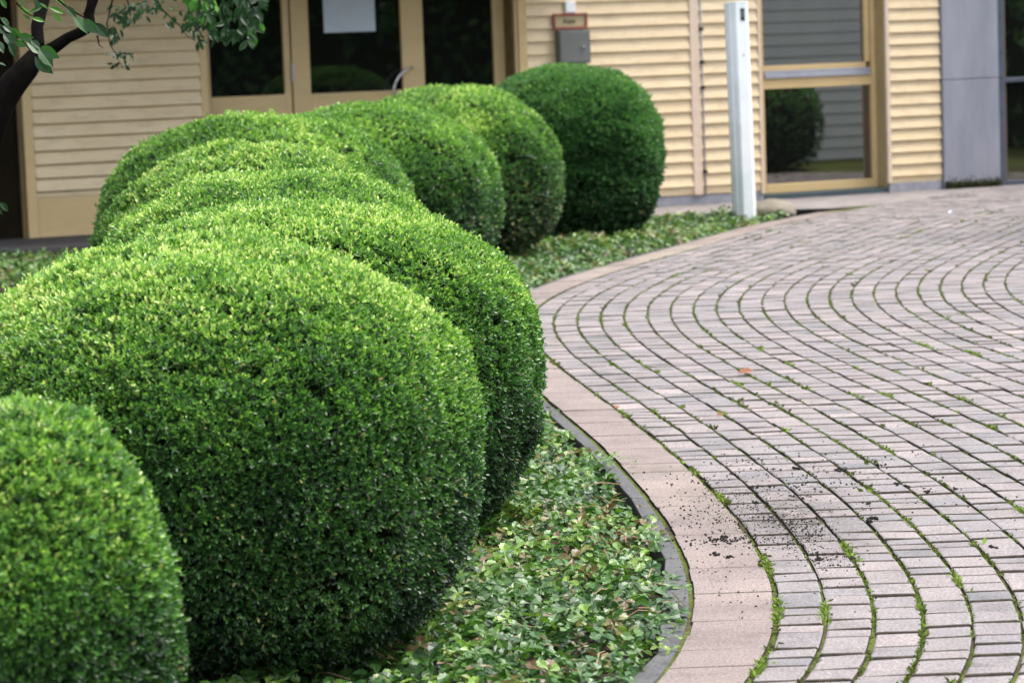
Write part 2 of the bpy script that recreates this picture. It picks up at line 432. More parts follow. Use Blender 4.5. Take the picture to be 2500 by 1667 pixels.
# grey edging stones, straight lengths against the curved kerb
node = [5.2, 6.5, 7.55, 8.9, 10.1, 11.4, 12.7, 13.8, 15.2, 16.8, 18.0, 19.5, 21.0, 22.6, 24.4]
em = MB()
for a, b in zip(node[:-1], node[1:]):
    qs = np.linspace(a+.004, b-.004, 8)
    la, lb = float(X0(a))-.295, float(X0(b))-.295
    R_ = [(float(X0(q))-.247, float(q)) for q in qs]; L_ = [(min(la+(lb-la)*(q-a)/(b-a), float(X0(q))-.275), float(q)) for q in qs]
    for i in range(7): pass
    em.prism(L_[::-1]+R_, -.125, -.006)
eo = np_mesh('edging_strip', em.v, [], M_edge) if False else em.build('edging_strip', M_edge, bevel=.004)
tag(eo, kind='structure')

# path along the wall behind the bed
pm = MB(); pm.add([wp(-4, .02, -.006), wp(-4, 1.6, -.006), wp(6.4, 1.25, -.006), wp(6.9, 1.6, -.006), wp(14, .9, -.006), wp(14, .02, -.006)], [(0,1,2,3,4,5)])
tag(pm.build('path', simple('worn_path', (.20,.175,.17), .85, (.13,.115,.112), 4, bmp=.002)), kind='structure')
tm = MB(); tm.prism([wp(-7,-2.6)[:2], wp(-7,1.25)[:2], wp(4.3,1.25)[:2], wp(4.3,-2.6)[:2]], -.1, .06)
tag(tm.build('terrace', simple('terrace_slab', (.055,.048,.048), .95, (.04,.035,.035), 4, bmp=.002), bevel=.008), kind='structure')
wm = MB(); wm.add([(2.62,24.95,-.003),(2.75,24.75,-.003),(3.15,24.9,-.003),(3.35,25.2,-.003),(2.9,25.25,-.003)], [(0,1,2,3,4)])
tag(wm.build('dark_patch', M_patch), kind='structure')  # flat dark patch right of the boulder

# ------------------------------------------------------------------ bushes
nb = 'boxwood_bush'
bush(nb, 'small light green clipped bush cut off by the lower left corner', 'bush', -1.085, 5.95, .338, .35, .905, .0150, 19000, M_box, 1, young_lit=.75, p=2.25, pits=10, hc=.44)
bush(nb, 'largest round clipped bush in front, behind the small corner bush', 'bush', -.85, 7.75, .74, .73, 1.12, .0145, 50000, M_box, 2, young_lit=.85, brown=.05, p=2.18, pits=40)
bush(nb, 'tall narrow looking clipped bush directly behind the largest bush, beside the grey edging', 'bush', -.70, 9.6, .78, .72, 1.105, .0150, 44000, M_box, 3, young_lit=.7, p=2.22)
bush(nb, 'clipped bush third back from the largest, showing only a pale crest', 'bush', -.93, 11.4, .76, .73, 1.14, .0165, 27000, M_box, 4, young_lit=.75)
bush(nb, 'clipped bush with thin visible crest between the pale crest and the wide dome', 'bush', -1.17, 13.3, .76, .75, 1.17, .018, 23000, M_box, 5, young_lit=.75)
bush(nb, 'wide domed bush in front of the lower siding left of the glazed door', 'bush', -1.37, 15.6, .86, .82, 1.255, .020, 20000, M_box, 6, young_lit=.5)
bush(nb, 'dark green bush in front of the door with a dark hole near its top', 'bush', -.92, 18.7, .86, .83, 1.22, .022, 17000, M_box, 7, young_lit=.3, brown=.05)
bush(nb, 'yellow green topped bush with brown bare lower side below the door handle', 'bush', -.43, 21.7, .845, .82, 1.255, .023, 16000, M_box, 8, young_lit=.62, brown=.25)
bush('evergreen_bush', 'deep green rounded bush at the far end, under the grey wall box', 'bush', .53, 23.5, .715, .70, 1.345, .034, 14000, M_dark, 9, young_lit=.2, p=2.5, tmpl=KITE, pits=20)

# ------------------------------------------------------------------ ground cover
BUSHES = [(-1.03,5.95,.44),(-.845,7.75,.72),(-.70,9.6,.76),(-.93,11.4,.74),(-1.2,13.3,.76),(-1.38,15.6,.86),(-.9,18.7,.84),(-.43,21.7,.8),(.545,23.5,.66)]
def cover():
    r = np.random.default_rng(21); bank = Bank()
    for (z0, z1, n, sz, wid, tm_) in ((5.6,14.2,11300,.074,1.45,TRI),(14.2,25.75,14000,.085,2.9,TRI),(20.5,23.3,2600,.085,2.6,TRI)):
        z = r.uniform(z0, z1, n*2); x = X0(z)-.292+.035*np.sin(z*4.1)+.02*np.sin(z*9.7)-r.random(len(z))**.85*wid
        ok = np.ones(len(z), bool)
        if z0 == 20.5: x = r.uniform(-5.2, -1.9, len(z))
        for bx, by, br in BUSHES: ok &= (x-bx)**2+(z-by)**2 > (br*.72)**2
        ok &= (z < 25.3+.1*np.sin(x*9)) & (x < 2.42)
        x, z = x[ok][:n], z[ok][:n]; m = len(x)
        lump = wobble(np.stack([x, z, x*0], 1), 4, 1, 7)
        dens = r.random(m) < np.clip(.80+.35*lump+ .3, .30, 1); x, z, lump = x[dens], z[dens], lump[dens]; m = len(x)
        edge = X0(z)-.30-x
        top = .012+.045*lump*.7+.035*np.clip(edge/.25, 0, 1)
        hgt = -.07+(top+.07)*r.random(m)**.45
        P = np.stack([x, z, hgt], 1)
        a = r.uniform(0, 6.283, m); D = np.stack([np.cos(a), np.sin(a), r.normal(-.02, .22, m)], 1)
        Nn = _unit(np.stack([r.normal(0, .5, m), r.normal(-.15, .5, m), np.ones(m)], 1))
        D = D-Nn*(D*Nn).sum(1)[:,None]
        L = sz*r.uniform(.6, 1.25, m)
        old = wobble(np.stack([x, z, x*0], 1), 14, 1, 5)
        t = .38+.15*r.normal(size=m)+.12*old+.22*(r.random(m) < .3)
        t = np.where((r.random(m) < .07+.26*np.clip(old, 0, 1)), r.uniform(.86, 1, m), np.clip(t, 0, .84))
        bank.add(tm_, P, D, Nn, L, L, t)
    # a few runners over the edging and kerb
    for (x, z, k) in ((.03,14.1,9),(.47,8.2,5),(.40,10.9,14),(.36,9.4,6),(.10,13.2,6),(.42,7.5,5)):
        m = k; P = np.stack([r.normal(x-.05, .035, m), r.normal(z, .07, m), r.uniform(.005, .045, m)], 1)
        a = r.uniform(0, 6.28, m); Nn = _unit(np.stack([r.normal(0,.4,m), r.normal(-.2,.4,m), np.ones(m)], 1))
        D = np.stack([np.cos(a), np.sin(a), np.zeros(m)], 1); D -= Nn*(D*Nn).sum(1)[:,None]
        L = r.uniform(.03, .055, m); bank.add(TRI, P, D, Nn, L, L, r.uniform(.5, .84, m))
    return bank.build('ground_cover', M_cover)
tag(cover(), 'low creeping ground cover with lobed leaves filling the bed beside the kerb', 'ground cover', kind='stuff')

# fallen stems in the bed
st = MB()
for q in range(46):
    z = random.uniform(6.9, 13); x = float(X0(z))-.36-random.random()*.75; a = random.uniform(0, 3.14); l = random.uniform(.05, .16)
    st.tube([(x, z, .0+random.uniform(-.01,.03)), (x+l*.5*math.cos(a), z+l*.5*math.sin(a), .03), (x+l*math.cos(a), z+l*math.sin(a), .02)], [.0016,.0018,.001], 5)
tag(st.build('dry_stem', simple('dry_stem', (.35,.2,.12), .8, (.22,.13,.08), 20)), 'thin reddish dry stems lying among the ground cover leaves', 'twigs', kind='stuff')

# ------------------------------------------------------------------ moss and weeds in the joints
def moss():
    r = np.random.default_rng(31); bank = Bank()
    n = 40000; z = 6.6+(r.random(n)**1.5)*18; k = r.integers(0, 30, n)
    fl = np.sin(z*1.9+k*2.1)+np.sin(z*.7-k*1.3)+np.sin(z*5.3+k)*.6
    ok = (r.random(n) < np.clip(.30+.26*fl, .03, 1)*np.where((np.abs(z-10)<.9)&(k<4), .15, 1)) & (k*PW < .2*z+.6-X0(z))
    z, k = z[ok], k[ok]; x = X0(z)+.008+k*PW+r.normal(0, .0028, len(z))
    size = r.uniform(.4, 1.05, len(z))*np.where(r.random(len(z)) < .035, 2.3, 1)
    for j in range(9):
        m = len(z); a = r.uniform(0, 6.28, m); s = .0075*size*r.uniform(.6, 1.5, m)
        P = np.stack([x+r.normal(0, .004, m)*size, z+r.normal(0, .012, m)*size, np.full(m, -.006)+r.uniform(0, .004, m)], 1)
        D = np.stack([np.cos(a)*.9, np.sin(a)*.9, r.uniform(.3, 1.3, m)], 1)
        bank.add(KITE, P, D, _unit(r.normal(size=(m, 3))+[0,0,.6]), s*1.3, s*.9, np.clip(.35+.25*np.sin(z*3+k)+r.normal(0, .25, m), 0, 1))
    # cross joints, kerb joint and little weeds
    spots = [(.745+.0,8.05,14),(.76,8.72,22),(.70,10.0,14),(.37,9.1*1.0,0),(.56,7.9,10),(1.03,8.9,18),(.88,7.95,16),(.63,7.25,9),(.52,7.3,10),(.55,10.6,8),
             (1.28,8.35,16),(1.65,9.5,10),(.95,12.2,10),(1.1,13.2,14),(1.5,12.6,8),(1.9,12.4,8),(.14,12.3,8),(1.72,12.6,12),(2.1,14.5,20),(2.3,14.1,16),(1.4,13.9,10),(3.2,22.4,16),(1.15,19.2,14),(.62,12.35,6)]
    for (x_, z_, c) in spots:
        if not c: continue
        m = c*5; a = r.uniform(0, 6.28, m); s = r.uniform(.010, .024, m)
        zq = z_+r.normal(0, .05, m)*(.5+m/90); kq = round((x_-float(X0(z_))-.008)/PW)
        P = np.stack([X0(zq)+.008+max(kq, 0)*PW+r.normal(0, .006, m), zq, r.uniform(-.006, .003, m)], 1)
        D = np.stack([np.cos(a), np.sin(a), r.uniform(.2, 1.2, m)], 1)
        bank.add(KITE, P, D, _unit(r.normal(size=(m, 3))+[0,0,.8]), s, s*.5, r.uniform(.55, 1, m))
    return bank.build('joint_moss', M_moss)
tag(moss(), 'moss and tiny weeds growing in the long curved paving joints', 'moss', kind='stuff')

# soil crumbs spilled over kerb and pavers
def crumbs():
    r = np.random.default_rng(41); V = []; F = []; b = 0
    ico = np.array([(0,0,1),(.89,0,.45),(.28,.85,.45),(-.72,.53,.45),(-.72,-.53,.45),(.28,-.85,.45),(.72,.53,-.45),(-.28,.85,-.45),(-.89,0,-.45),(-.28,-.85,-.45),(.72,-.53,-.45),(0,0,-1)])
    fi = [(0,1,2),(0,2,3),(0,3,4),(0,4,5),(0,5,1),(1,6,2),(2,7,3),(3,8,4),(4,9,5),(5,10,1),(2,6,7),(3,7,8),(4,8,9),(5,9,10),(1,10,6),(6,11,7),(7,11,8),(8,11,9),(9,11,10),(10,11,6)]
    def put(x, y, s):
        nonlocal b
        v = ico*s*r.uniform(.6, 1.25, (12, 1))*[1, 1, .7]+[x, y, s*.45]; V.append(v); F.extend([(b+i, b+j, b+k) for i, j, k in fi]); b += 12
    # (x, z, spread x, spread z, n, size)
    for (x, z, sx, sz, n, s) in ((.86,9.75,.12,.50,520,.0026),(.92,9.3,.07,.35,420,.0028),(.62,9.6,.10,.45,170,.0030),(.95,10.4,.18,.35,170,.0034),(.72,10.35,.03,.10,70,.0038),
                                 (1.25,10.5,.25,.35,110,.0032),(.60,8.5,.08,.3,80,.0025),(1.3,9.8,.22,.3,50,.003),(.66,9.15,.07,.05,90,.0035),(.95,8.75,.06,.09,60,.003),(1.1,9.9,.5,1.1,150,.0022),(.88,9.6,.11,.5,1500,.0011),(.95,9.0,.05,.3,700,.0012),(.66,9.5,.09,.4,500,.0011)):
        for q in range(n): put(r.normal(x, sx), r.normal(z, sz), s*r.uniform(.5, 1.6))
    for (x, z) in ((1.36,10.15),(1.38,10.1),(1.20,9.75),(1.19,9.45),(1.17,9.42),(1.44,9.95),(.97,9.95),(.85,10.2),(.83,9.85),(.78,8.85),(.65,8.85),(.62,8.9),(.75,8.75),(.66,9.2),(1.21,10.55),(1.05,10.6),(1.2,10.5),(1.36,10.6),(.93,8.75),(.80,10.5),(1.48,8.85),(1.55,10.0)):
        for q in range(8): put(r.normal(x, .008), r.normal(z, .014), r.uniform(.003, .0085))
    return np_mesh('soil_crumbs', np.concatenate(V), [F], M_crumb, None, None, True)
tag(crumbs(), 'dark soil crumbs scattered over the kerb and the nearest pavers', 'soil', kind='stuff')

# fallen leaves
def fallen(label, x, z, s, rot, mat):
    V, F, _ = scatter(OVAL, np.array([[0,0,.006]]), np.array([[math.cos(rot), math.sin(rot), .15]]), np.array([[.2,-.3,1.]]), np.array([s]), np.array([s*.8]))
    o = np_mesh('fallen_leaf', V, F, mat); o.location = (x, z, .004); tag(o, label, 'leaf', 'dry leaves fallen on the paving')
fallen('orange brown dry leaf lying on the middle of the paving', 1.07, 13.55, .085, .3, M_dirty)
fallen('small orange leaf lying on the kerb joint behind the edging', .44, 12.45, .04, 1.1, M_dirty)
fallen('small orange leaf in a joint two courses right of the kerb leaf', .86, 12.1, .035, .4, M_dirty)
fallen('pale yellow leaf lying near the far end of the paving', 3.75, 24.4, .05, .2, M_paper)
# worn pale paver top
ch = MB()
pts = [(.770+.050*math.cos(a)*(1+.25*math.sin(a*5)), 7.93+.045*math.sin(a)*(1+.2*math.cos(a*7)), .0052) for a in np.linspace(0, 6.283, 25)[:-1]]

# ------------------------------------------------------------------ building
B = empty('building', wp(4.5), 'cream wooden building with glazed door, tall window and grey pillar behind the bushes', 'building')
B.rotation_euler = (0, 0, WANG)
# local frame: x = s-4.5 along the wall, -y towards the viewer, z up
def LS(s): return s-4.5
def bx(mb, s0, s1, d0, d1, z0, z1):          # d = distance out of the wall face (towards viewer)
    mb.box(LS(s0), LS(s1), -d1, -d0, z0, z1)
TOPZ = 3.3
def siding(name, s0, s1, z0, zstart, ex, mat=M_siding, top=TOPZ, parent=B, seedv=0):
    mb = MB(); z = zstart
    rr = random.Random(seedv)
    if z0 < zstart-.02: bx(mb, s0, s1, -.05, .018, z0, zstart-.004)
    while z < top:
        # one bevelled board: thick at its lower edge, thin above
        x0, x1 = LS(s0), LS(s1); lip = (.048 if s0 < 1 else .036)+rr.uniform(-.002,.002)
        sag = rr.uniform(-.0015, .0015)
        mb.add([(x0,-lip,z+.006),(x1,-lip,z+.006+sag),(x1,-.006,z+ex+.006),(x0,-.006,z+ex+.006),(x0,.05,z),(x1,.05,z),(x1,.05,z+ex),(x0,.05,z+ex),(x0,0,z-.004),(x1,0,z-.004)],
               [(0,1,2,3),(0,8,9,1),(3,2,6,7),(0,3,7,4),(1,5,6,2),(4,8,0),(1,9,5)])
        z += ex
    return mb.build(name, mat, parent)
siding('wall', .05, 1.549, .404, .45, .1157, seedv=1)
bp = MB(); bx(bp, .05, 1.549, -.05, .012, .06, .402); bp.build('base_panel', M_trim, B, .003)
cb = MB(); bx(cb, -.036, .049, -.06, .036, .06, TOPZ); bx(cb, 1.55, 1.615, -.06, .030, .06, TOPZ); cb.build('corner_board', M_trim, B, .004)
lo = MB(); bx(lo, -.075, -.037, -.05, -.004, .06, TOPZ); lo.build('dark_batten', M_brown, B)
# glazed front: fixed light, door, fixed light
GZ = -.20
fr = MB()
TH = TOPZ-.3
bx(fr, 1.616, 1.705, GZ-.06, GZ+.02, .06, TH)
bx(fr, 1.705, 2.393, GZ-.06, GZ+.02, .06, 1.19)
bx(fr, 2.393, 2.452, GZ-.06, GZ+.02, .06, TH)
bx(fr, 1.705, 2.393, GZ-.06, GZ+.02, 2.45, TH)
bx(fr, 3.735, 4.418, GZ-.06, GZ+.02, .06, 1.12)
bx(fr, 3.735, 4.418, GZ-.06, GZ+.02, 2.45, TH)
bx(fr, 4.418, 4.527, GZ-.06, GZ+.02, .06, TH)
bx(fr, 2.455, 3.660, GZ-.06, GZ+.02, 2.46, TH)
fr.build('window_frame', M_trim, B, .004)
gg = MB(); bx(gg, 1.70, 2.40, GZ-.05, GZ-.012, 1.15, 2.5); gg.build('pane', M_doorglass, B)
gg = MB(); bx(gg, 3.73, 4.42, GZ-.05, GZ-.012, 1.10, 2.5); gg.build('pane', M_doorglass, B)
dr = MB()
bx(dr, 2.466, 2.632, GZ-.05, GZ+.032, .07, 2.44); bx(dr, 3.512, 3.725, GZ-.05, GZ+.032, .07, 2.44)
bx(dr, 2.632, 3.512, GZ-.05, GZ+.032, .07, 1.185); bx(dr, 2.632, 3.512, GZ-.05, GZ+.032, 2.30, 2.44)
door = dr.build('door', M_trim, B, .004)
gp = MB(); bx(gp, 2.62, 3.52, GZ-.03, GZ+.004, 1.17, 2.32); gp.build('pane', M_doorglass, door)
hm = MB()
pts = []
for a in np.linspace(0, math.pi, 13):
    pts.append((LS(3.605-.215*math.sin(a)), -(GZ+.032+.075*min(1, 3*math.sin(a))), 1.16+.225*math.cos(a)))
hm.tube(pts, [.013]*13, 10); hm.build('door_handle', M_chrome, door, smooth=True)
for z in (1.30, .45, 2.1):
    hg = MB(); hg.tube([(LS(2.461), -(GZ+.045), z), (LS(2.461), -(GZ+.045), z+.155)], [.012,.012], 10); hg.build('hinge', M_alu, door, smooth=False)
jb = MB(); bx(jb, 4.528, 4.545, GZ-.06, -.002, .06, TOPZ); jb.build('jamb', M_brown, B)
tr = MB(); bx(tr, 4.546, 4.575, -.06, .020, .06, TOPZ); bx(tr, 4.577, 4.661, -.06, .036, .06, TOPZ); tr.build('door_trim', M_trim, B, .004)
siding('wall', 4.662, 6.315, .09, .162, .1172, seedv=2)
tr = MB(); bx(tr, 6.316, 6.408, -.06, .038, .085, TOPZ); tr.build('vertical_trim', M_trim2, B, .004)
siding('wall', 6.409, 7.03, .09, .162, .1172, seedv=3)
tr = MB(); bx(tr, 7.031, 7.060, -.06, .036, .06, TOPZ); tr.build('window_trim', M_trim2, B, .003)
# downpipe cable with clips
cm = MB(); cm.tube([(LS(6.436), -.034, .07), (LS(6.436), -.034, 1.2), (LS(6.434), -.034, TOPZ-.1)], [.009]*3, 8); cable = cm.build('cable', simple('grey_cable', (.42,.40,.42), .5), B, smooth=True)
for z in (.30, 1.09, 1.33, 1.637, 2.3):
    cl = MB(); cl.box(LS(6.414), LS(6.452), -.050, -.030, z-.016, z+.016); cl.build('clip', M_black, cable)
# tall two-part window
wf = MB()
bx(wf, 7.15, 7.190, GZ-.06, GZ+.03, .045, TOPZ-.2)
bx(wf, 7.190, 8.366, GZ-.06, GZ+.03, .045, .130)
bx(wf, 8.366, 8.412, GZ-.06, GZ+.03, .045, TOPZ-.2)
bx(wf, 7.190, 8.366, GZ-.06, GZ+.022, 1.041, 1.137)
win = wf.build('window', M_trim, B, .003)
wf = MB(); bx(wf, 7.20, 8.356, GZ-.03, GZ+.045, 1.139, 1.172); bx(wf, 7.20, 8.356, GZ-.03, GZ+.03, 1.174, 1.211); wf.build('metal_sill', M_alu, win, .003)
wf = MB(); bx(wf, 7.190, 8.312, GZ-.06, GZ+.024, 1.213, 1.262); bx(wf, 8.306, 8.358, GZ-.06, GZ+.018, 1.264, 2.6); bx(wf, 7.191, 8.364, GZ-.06, GZ+.015, 2.602, TOPZ-.2)
wf.build('upper_sash', M_trim, win, .003)
wf = MB(); bx(wf, 7.185, 8.37, GZ-.05, GZ-.01, .12, 1.05); wf.build('pane', M_glass, win)
wf = MB(); bx(wf, 7.185, 8.31, GZ-.05, GZ-.012, 1.255, 2.61); wf.build('pane', M_glass, win)
wf = MB(); bx(wf, 7.06, 8.41, GZ-.06, .008, .0, .043); wf.build('sill', simple('dark_teal_sill', (.05,.075,.085), .5), win)
jb = MB(); bx(jb, 8.413, 8.425, GZ-.06, -.002, .045, TOPZ); jb.build('jamb', simple('olive_jamb', (.36,.28,.13), .6, (.30,.23,.11)), B)
tr = MB(); bx(tr, 8.414, 8.455, -.002, .036, .085, TOPZ); tr.build('window_trim', M_trim2, B, .003)
siding('wall', 8.456, 9.018, .085, .142, .1157, seedv=4)
for a_, b_, c_ in ((4.3, 7.06, .010), (8.43, 9.018, .022)):
    pl = MB(); bx(pl, a_, b_, -.10, c_, -.05, .083); pl.build('plinth', M_grey, B, .004)
# grey pillar with a joint, moss at the foot
pi = MB(); bx(pi, 9.03, 9.665, -.30, .055, -.05, 1.051); bx(pi, 9.03, 9.665, -.30, .055, 1.061, TOPZ); bx(pi, 9.035, 9.66, -.30, .045, 1.05, 1.062)
pil = pi.build('pillar', M_conc, B, .004)
pf = MB(); pf.box(LS(9.04), LS(9.655), -.075, -.056, .0, .05); 
ms = Bank(); m = 1400; r = np.random.default_rng(5)
Pm = np.stack([r.uniform(LS(9.03), LS(9.66), m), -.060-np.abs(r.normal(0, .012, m)), np.abs(r.normal(0, .035, m))], 1)
ms.add(KITE, Pm, r.normal(size=(m,3))+[0,-.5,.6], r.normal(size=(m,3)), r.uniform(.012,.03,m), r.uniform(.012,.02,m), np.clip(r.normal(.2,.2,m),0,1))
ms.build('moss_band', leaf_mat('foot_moss', [(0,(.04,.045,.02)),(.6,(.09,.10,.035)),(1,(.12,.18,.04))], .9, .1, .1), pil)
mf = MB(); bx(mf, 9.672, 9.753, -.30, .03, -.02, TOPZ); bx(mf, 9.753, 13.5, -.10, -.01, 1.005, 1.05); bx(mf, 9.753, 13.5, -.10, -.01, -.02, .035); bx(mf, 10.9, 10.98, -.11, -.005, .036, 1.004)
mfr = mf.build('metal_frame', M_steel, B, .004)
for z in (.35,.70,1.05,1.3,1.65):
    rv = MB(); rv.tube([(LS(9.71), -.03, z), (LS(9.71), -.036, z)], [.007,.007], 8); rv.build('rivet', M_black, mfr)
gm = MB(); bx(gm, 9.75, 13.5, -.12, -.06, .03, TOPZ); gm.build('pane', M_glass, mfr)
bs_ = MB(); bx(bs_, 9.755, 9.80, -.058, -.03, .036, 1.004); bx(bs_, 9.755, 9.80, -.058, -.03, 1.051, TOPZ); bs_.build('glazing_bead', M_brown, mfr)
# dark porch recess left of the corner, body behind, roof slabs
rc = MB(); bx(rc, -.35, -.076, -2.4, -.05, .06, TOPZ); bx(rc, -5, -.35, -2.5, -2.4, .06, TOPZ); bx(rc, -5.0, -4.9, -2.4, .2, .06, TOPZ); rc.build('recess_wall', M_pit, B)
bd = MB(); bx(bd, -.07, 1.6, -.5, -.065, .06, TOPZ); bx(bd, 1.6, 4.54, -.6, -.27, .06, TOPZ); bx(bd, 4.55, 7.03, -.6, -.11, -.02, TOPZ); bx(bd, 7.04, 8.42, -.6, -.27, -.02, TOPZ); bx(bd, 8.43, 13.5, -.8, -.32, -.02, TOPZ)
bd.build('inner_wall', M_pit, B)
rf = MB(); bx(rf, -5.2, 5.3, -2.7, 1.9, 2.62, 2.80); bx(rf, 5.302, 13.8, -2.7, .35, 3.31, 3.5); rf.build('roof', M_roof, B, .01)  # left overhang is unseen, its depth set to shade the wall below

# things on the wall
def wall_thing(name, s, z, label, cat):
    return empty(name, wp(s, .026, z), label, cat, rz=WANG)
mbx = wall_thing('meter_box', 5.10, 1.364, 'grey metal box with a small latch on the siding above the far bush', 'box')
q = MB(); q.box(-.158,.158,-.09,.0,0,.305); q.build('casing', M_box_grey, mbx, .006)
q = MB(); q.box(-.146,.146,-.097,-.091,.012,.293); dd_ = q.build('door', simple('grey_box_door', (.135,.14,.13), .45, (.11,.115,.105), 6), mbx, .003)
q = MB(); q.tube([(.088,-.098,.15),(.088,-.112,.15)], [.014,.012], 12); q.box(.060,.096,-.118,-.111,.144,.156); q.build('latch', M_chrome, dd_)
sg = wall_thing('wall_sign', 5.092, 1.688, 'small tan sign with a red frame and dark word above the grey box', 'sign')
q = MB(); q.box(-.172,.172,-.030,0,-.012,.012); q.box(-.172,.172,-.030,0,.112,.135); q.box(-.172,-.150,-.030,0,.012,.112); q.box(.150,.172,-.030,0,.012,.112); q.build('frame', M_red, sg, .002)
q = MB(); q.box(-.150,.150,-.018,0,.012,.112); q.build('board', M_tan, sg)
cu = bpy.data.curves.new('lettering', 'FONT'); cu.body = 'Auge'; cu.size = .062; cu.align_x = 'CENTER'; cu.extrude = .001; cu.offset = .0012
cu.materials.append(simple('dark_ink', (.06,.05,.03), .6)); to = link(bpy.data.objects.new('lettering', cu), sg)
me_ = bpy.data.meshes.new_from_object(to); bpy.data.objects.remove(to); to = link(bpy.data.objects.new('lettering', me_), sg)
to.location = (-.012, -.0195, .045); to.rotation_euler = (math.pi/2, 0, 0)
tl = wall_thing('white_plate', 5.098, 1.825, 'small bright white square plate above the red framed sign', 'plate')
q = MB(); q.box(-.052,.052,-.03,0,0,.11); q.build('plate', M_tile, tl, .012)
pn = empty('paper_notice', wp(3.03, GZ+.006, 1.722), 'blank pale paper notice taped inside the middle door glass', 'notice', rz=WANG)
q = MB(); q.box(-.245,.245,-.0015,0,0,.36); q.build('sheet', M_paper, pn)

# ------------------------------------------------------------------ white post
ps = empty('light_post', (2.045, 24.75, -.08), 'white metal post with a black slot near its top, beside the boulder', 'post')
ps.rotation_euler = (0, math.radians(-.75), math.radians(-14))
prof = [(-.098,.045),(-.098,-.02),(-.080,-.055),(-.040,-.082),(-.034,-.078),(-.012,-.090),(.018,-.100),(.098,-.052),(.098,.06),(.05,.09),(-.05,.09)]
q = MB(); q.prism(prof, 0, 1.920); q.build('shaft', M_white, ps, .004)
q = MB(); q.prism([(x*1.02, y*1.02) for x, y in prof], 1.922, 1.938); q.build('cap', M_white, ps, .004)
nx, ny = .048, -.080
ux, uy = (.08, .048); l_ = math.hypot(ux, uy); ux /= l_; uy /= l_
def on_face(c, hw, z0, z1, out):
    cx, cy = .018+ux*c, -.100+uy*c; ox, oy = uy*out, -ux*out
    return [(cx-ux*hw, cy-uy*hw), (cx-ux*hw+ox, cy-uy*hw+oy), (cx+ux*hw+ox, cy+uy*hw+oy), (cx+ux*hw, cy+uy*hw)]
q = MB(); q.prism(on_face(.058, .019, 0, 0, .004), 1.775, 1.88); slot = q.build('slot', M_black, ps)
q = MB(); q.prism(on_face(.060, .006, 0, 0, .006), 1.81, 1.825); q.prism(on_face(.060, .006, 0, 0, .006), 1.837, 1.85); q.build('lens', M_alu, slot)
q = MB(); q.prism(on_face(.052, .006, 0, 0, .003), 1.475, 1.487); q.build('screw', M_steel, ps)

# boulder
r = np.random.default_rng(8); V = []; F = []
nu, nv = 28, 14
for i in range(nv+1):
    for j in range(nu):
        a = 2*math.pi*j/nu; b = math.pi*i/nv
        V.append((math.sin(b)*math.cos(a), math.sin(b)*math.sin(a), math.cos(b)))
V = np.array(V); V *= (1+wobble(V, 3, .09, 2.4))[:,None]; V *= [.21, .18, .12]
for i in range(nv):
    for j in range(nu): F.append((i*nu+j, (i+1)*nu+j, (i+1)*nu+(j+1)%nu, i*nu+(j+1)%nu))
bo = np_mesh('boulder', V, [F], M_rock, None, None, True); bo.location = (2.33, 25.15, .02)
tag(bo, 'pale rounded boulder lying just right of the white post', 'stone')

# ------------------------------------------------------------------ tree at the upper left
T = empty('tree', (-3.1, 12.6, -.09), 'small dark limbed tree with hanging leafy branches at the upper left', 'tree')
F_ = 7000.; THT = math.atan(748.5/F_); PHI = .036
R0 = Vector((1,0,0)); U0 = Vector((0, math.sin(THT), math.cos(THT))); FW = Vector((0, math.cos(THT), -math.sin(THT)))
RR = R0*math.cos(PHI)-U0*math.sin(PHI); UU = R0*math.sin(PHI)+U0*math.cos(PHI)
TB = Vector((-3.1, 12.6, -.09))
def vp(px, py, Y):
    d = FW+RR*((px-1250)/F_)+UU*(-(py-833.5)/F_); d = d*(Y/d.y); return Vector((d.x, d.y, 1.65+d.z))-TB
def zp(x, y, Y): return vp(x/2.53, y/2.53, Y)
tk = MB()
tk.tube([(0,0,0),(.02,0,.4),(.10,-.02,.95),zp(-70,830,12.6),zp(0,640,12.6),zp(85,515,12.6),zp(170,420,12.6),zp(225,345,12.6)], [.11,.10,.085,.075,.066,.060,.052,.042], 12)
tk.build('trunk', M_bark, T, smooth=True)
lb = MB()
lb.tube([zp(200,385,12.6),zp(235,270,12.62),zp(228,170,12.65),zp(250,80,12.7),zp(275,-40,12.8),zp(330,-300,13.0),zp(300,-700,13.2)], [.036,.030,.028,.028,.030,.026,.018], 10)
lb.build('limb', M_bark, T, smooth=True)
lb = MB()
lb.tube([zp(210,370,12.6),zp(320,305,12.6),zp(420,235,12.55),zp(500,200,12.5),zp(560,165,12.5),zp(548,95,12.5),zp(575,-10,12.5),zp(680,-300,12.6),zp(900,-700,12.8)], [.040,.030,.024,.024,.026,.024,.026,.022,.014], 10)
lb.build('limb', M_bark, T, smooth=True)
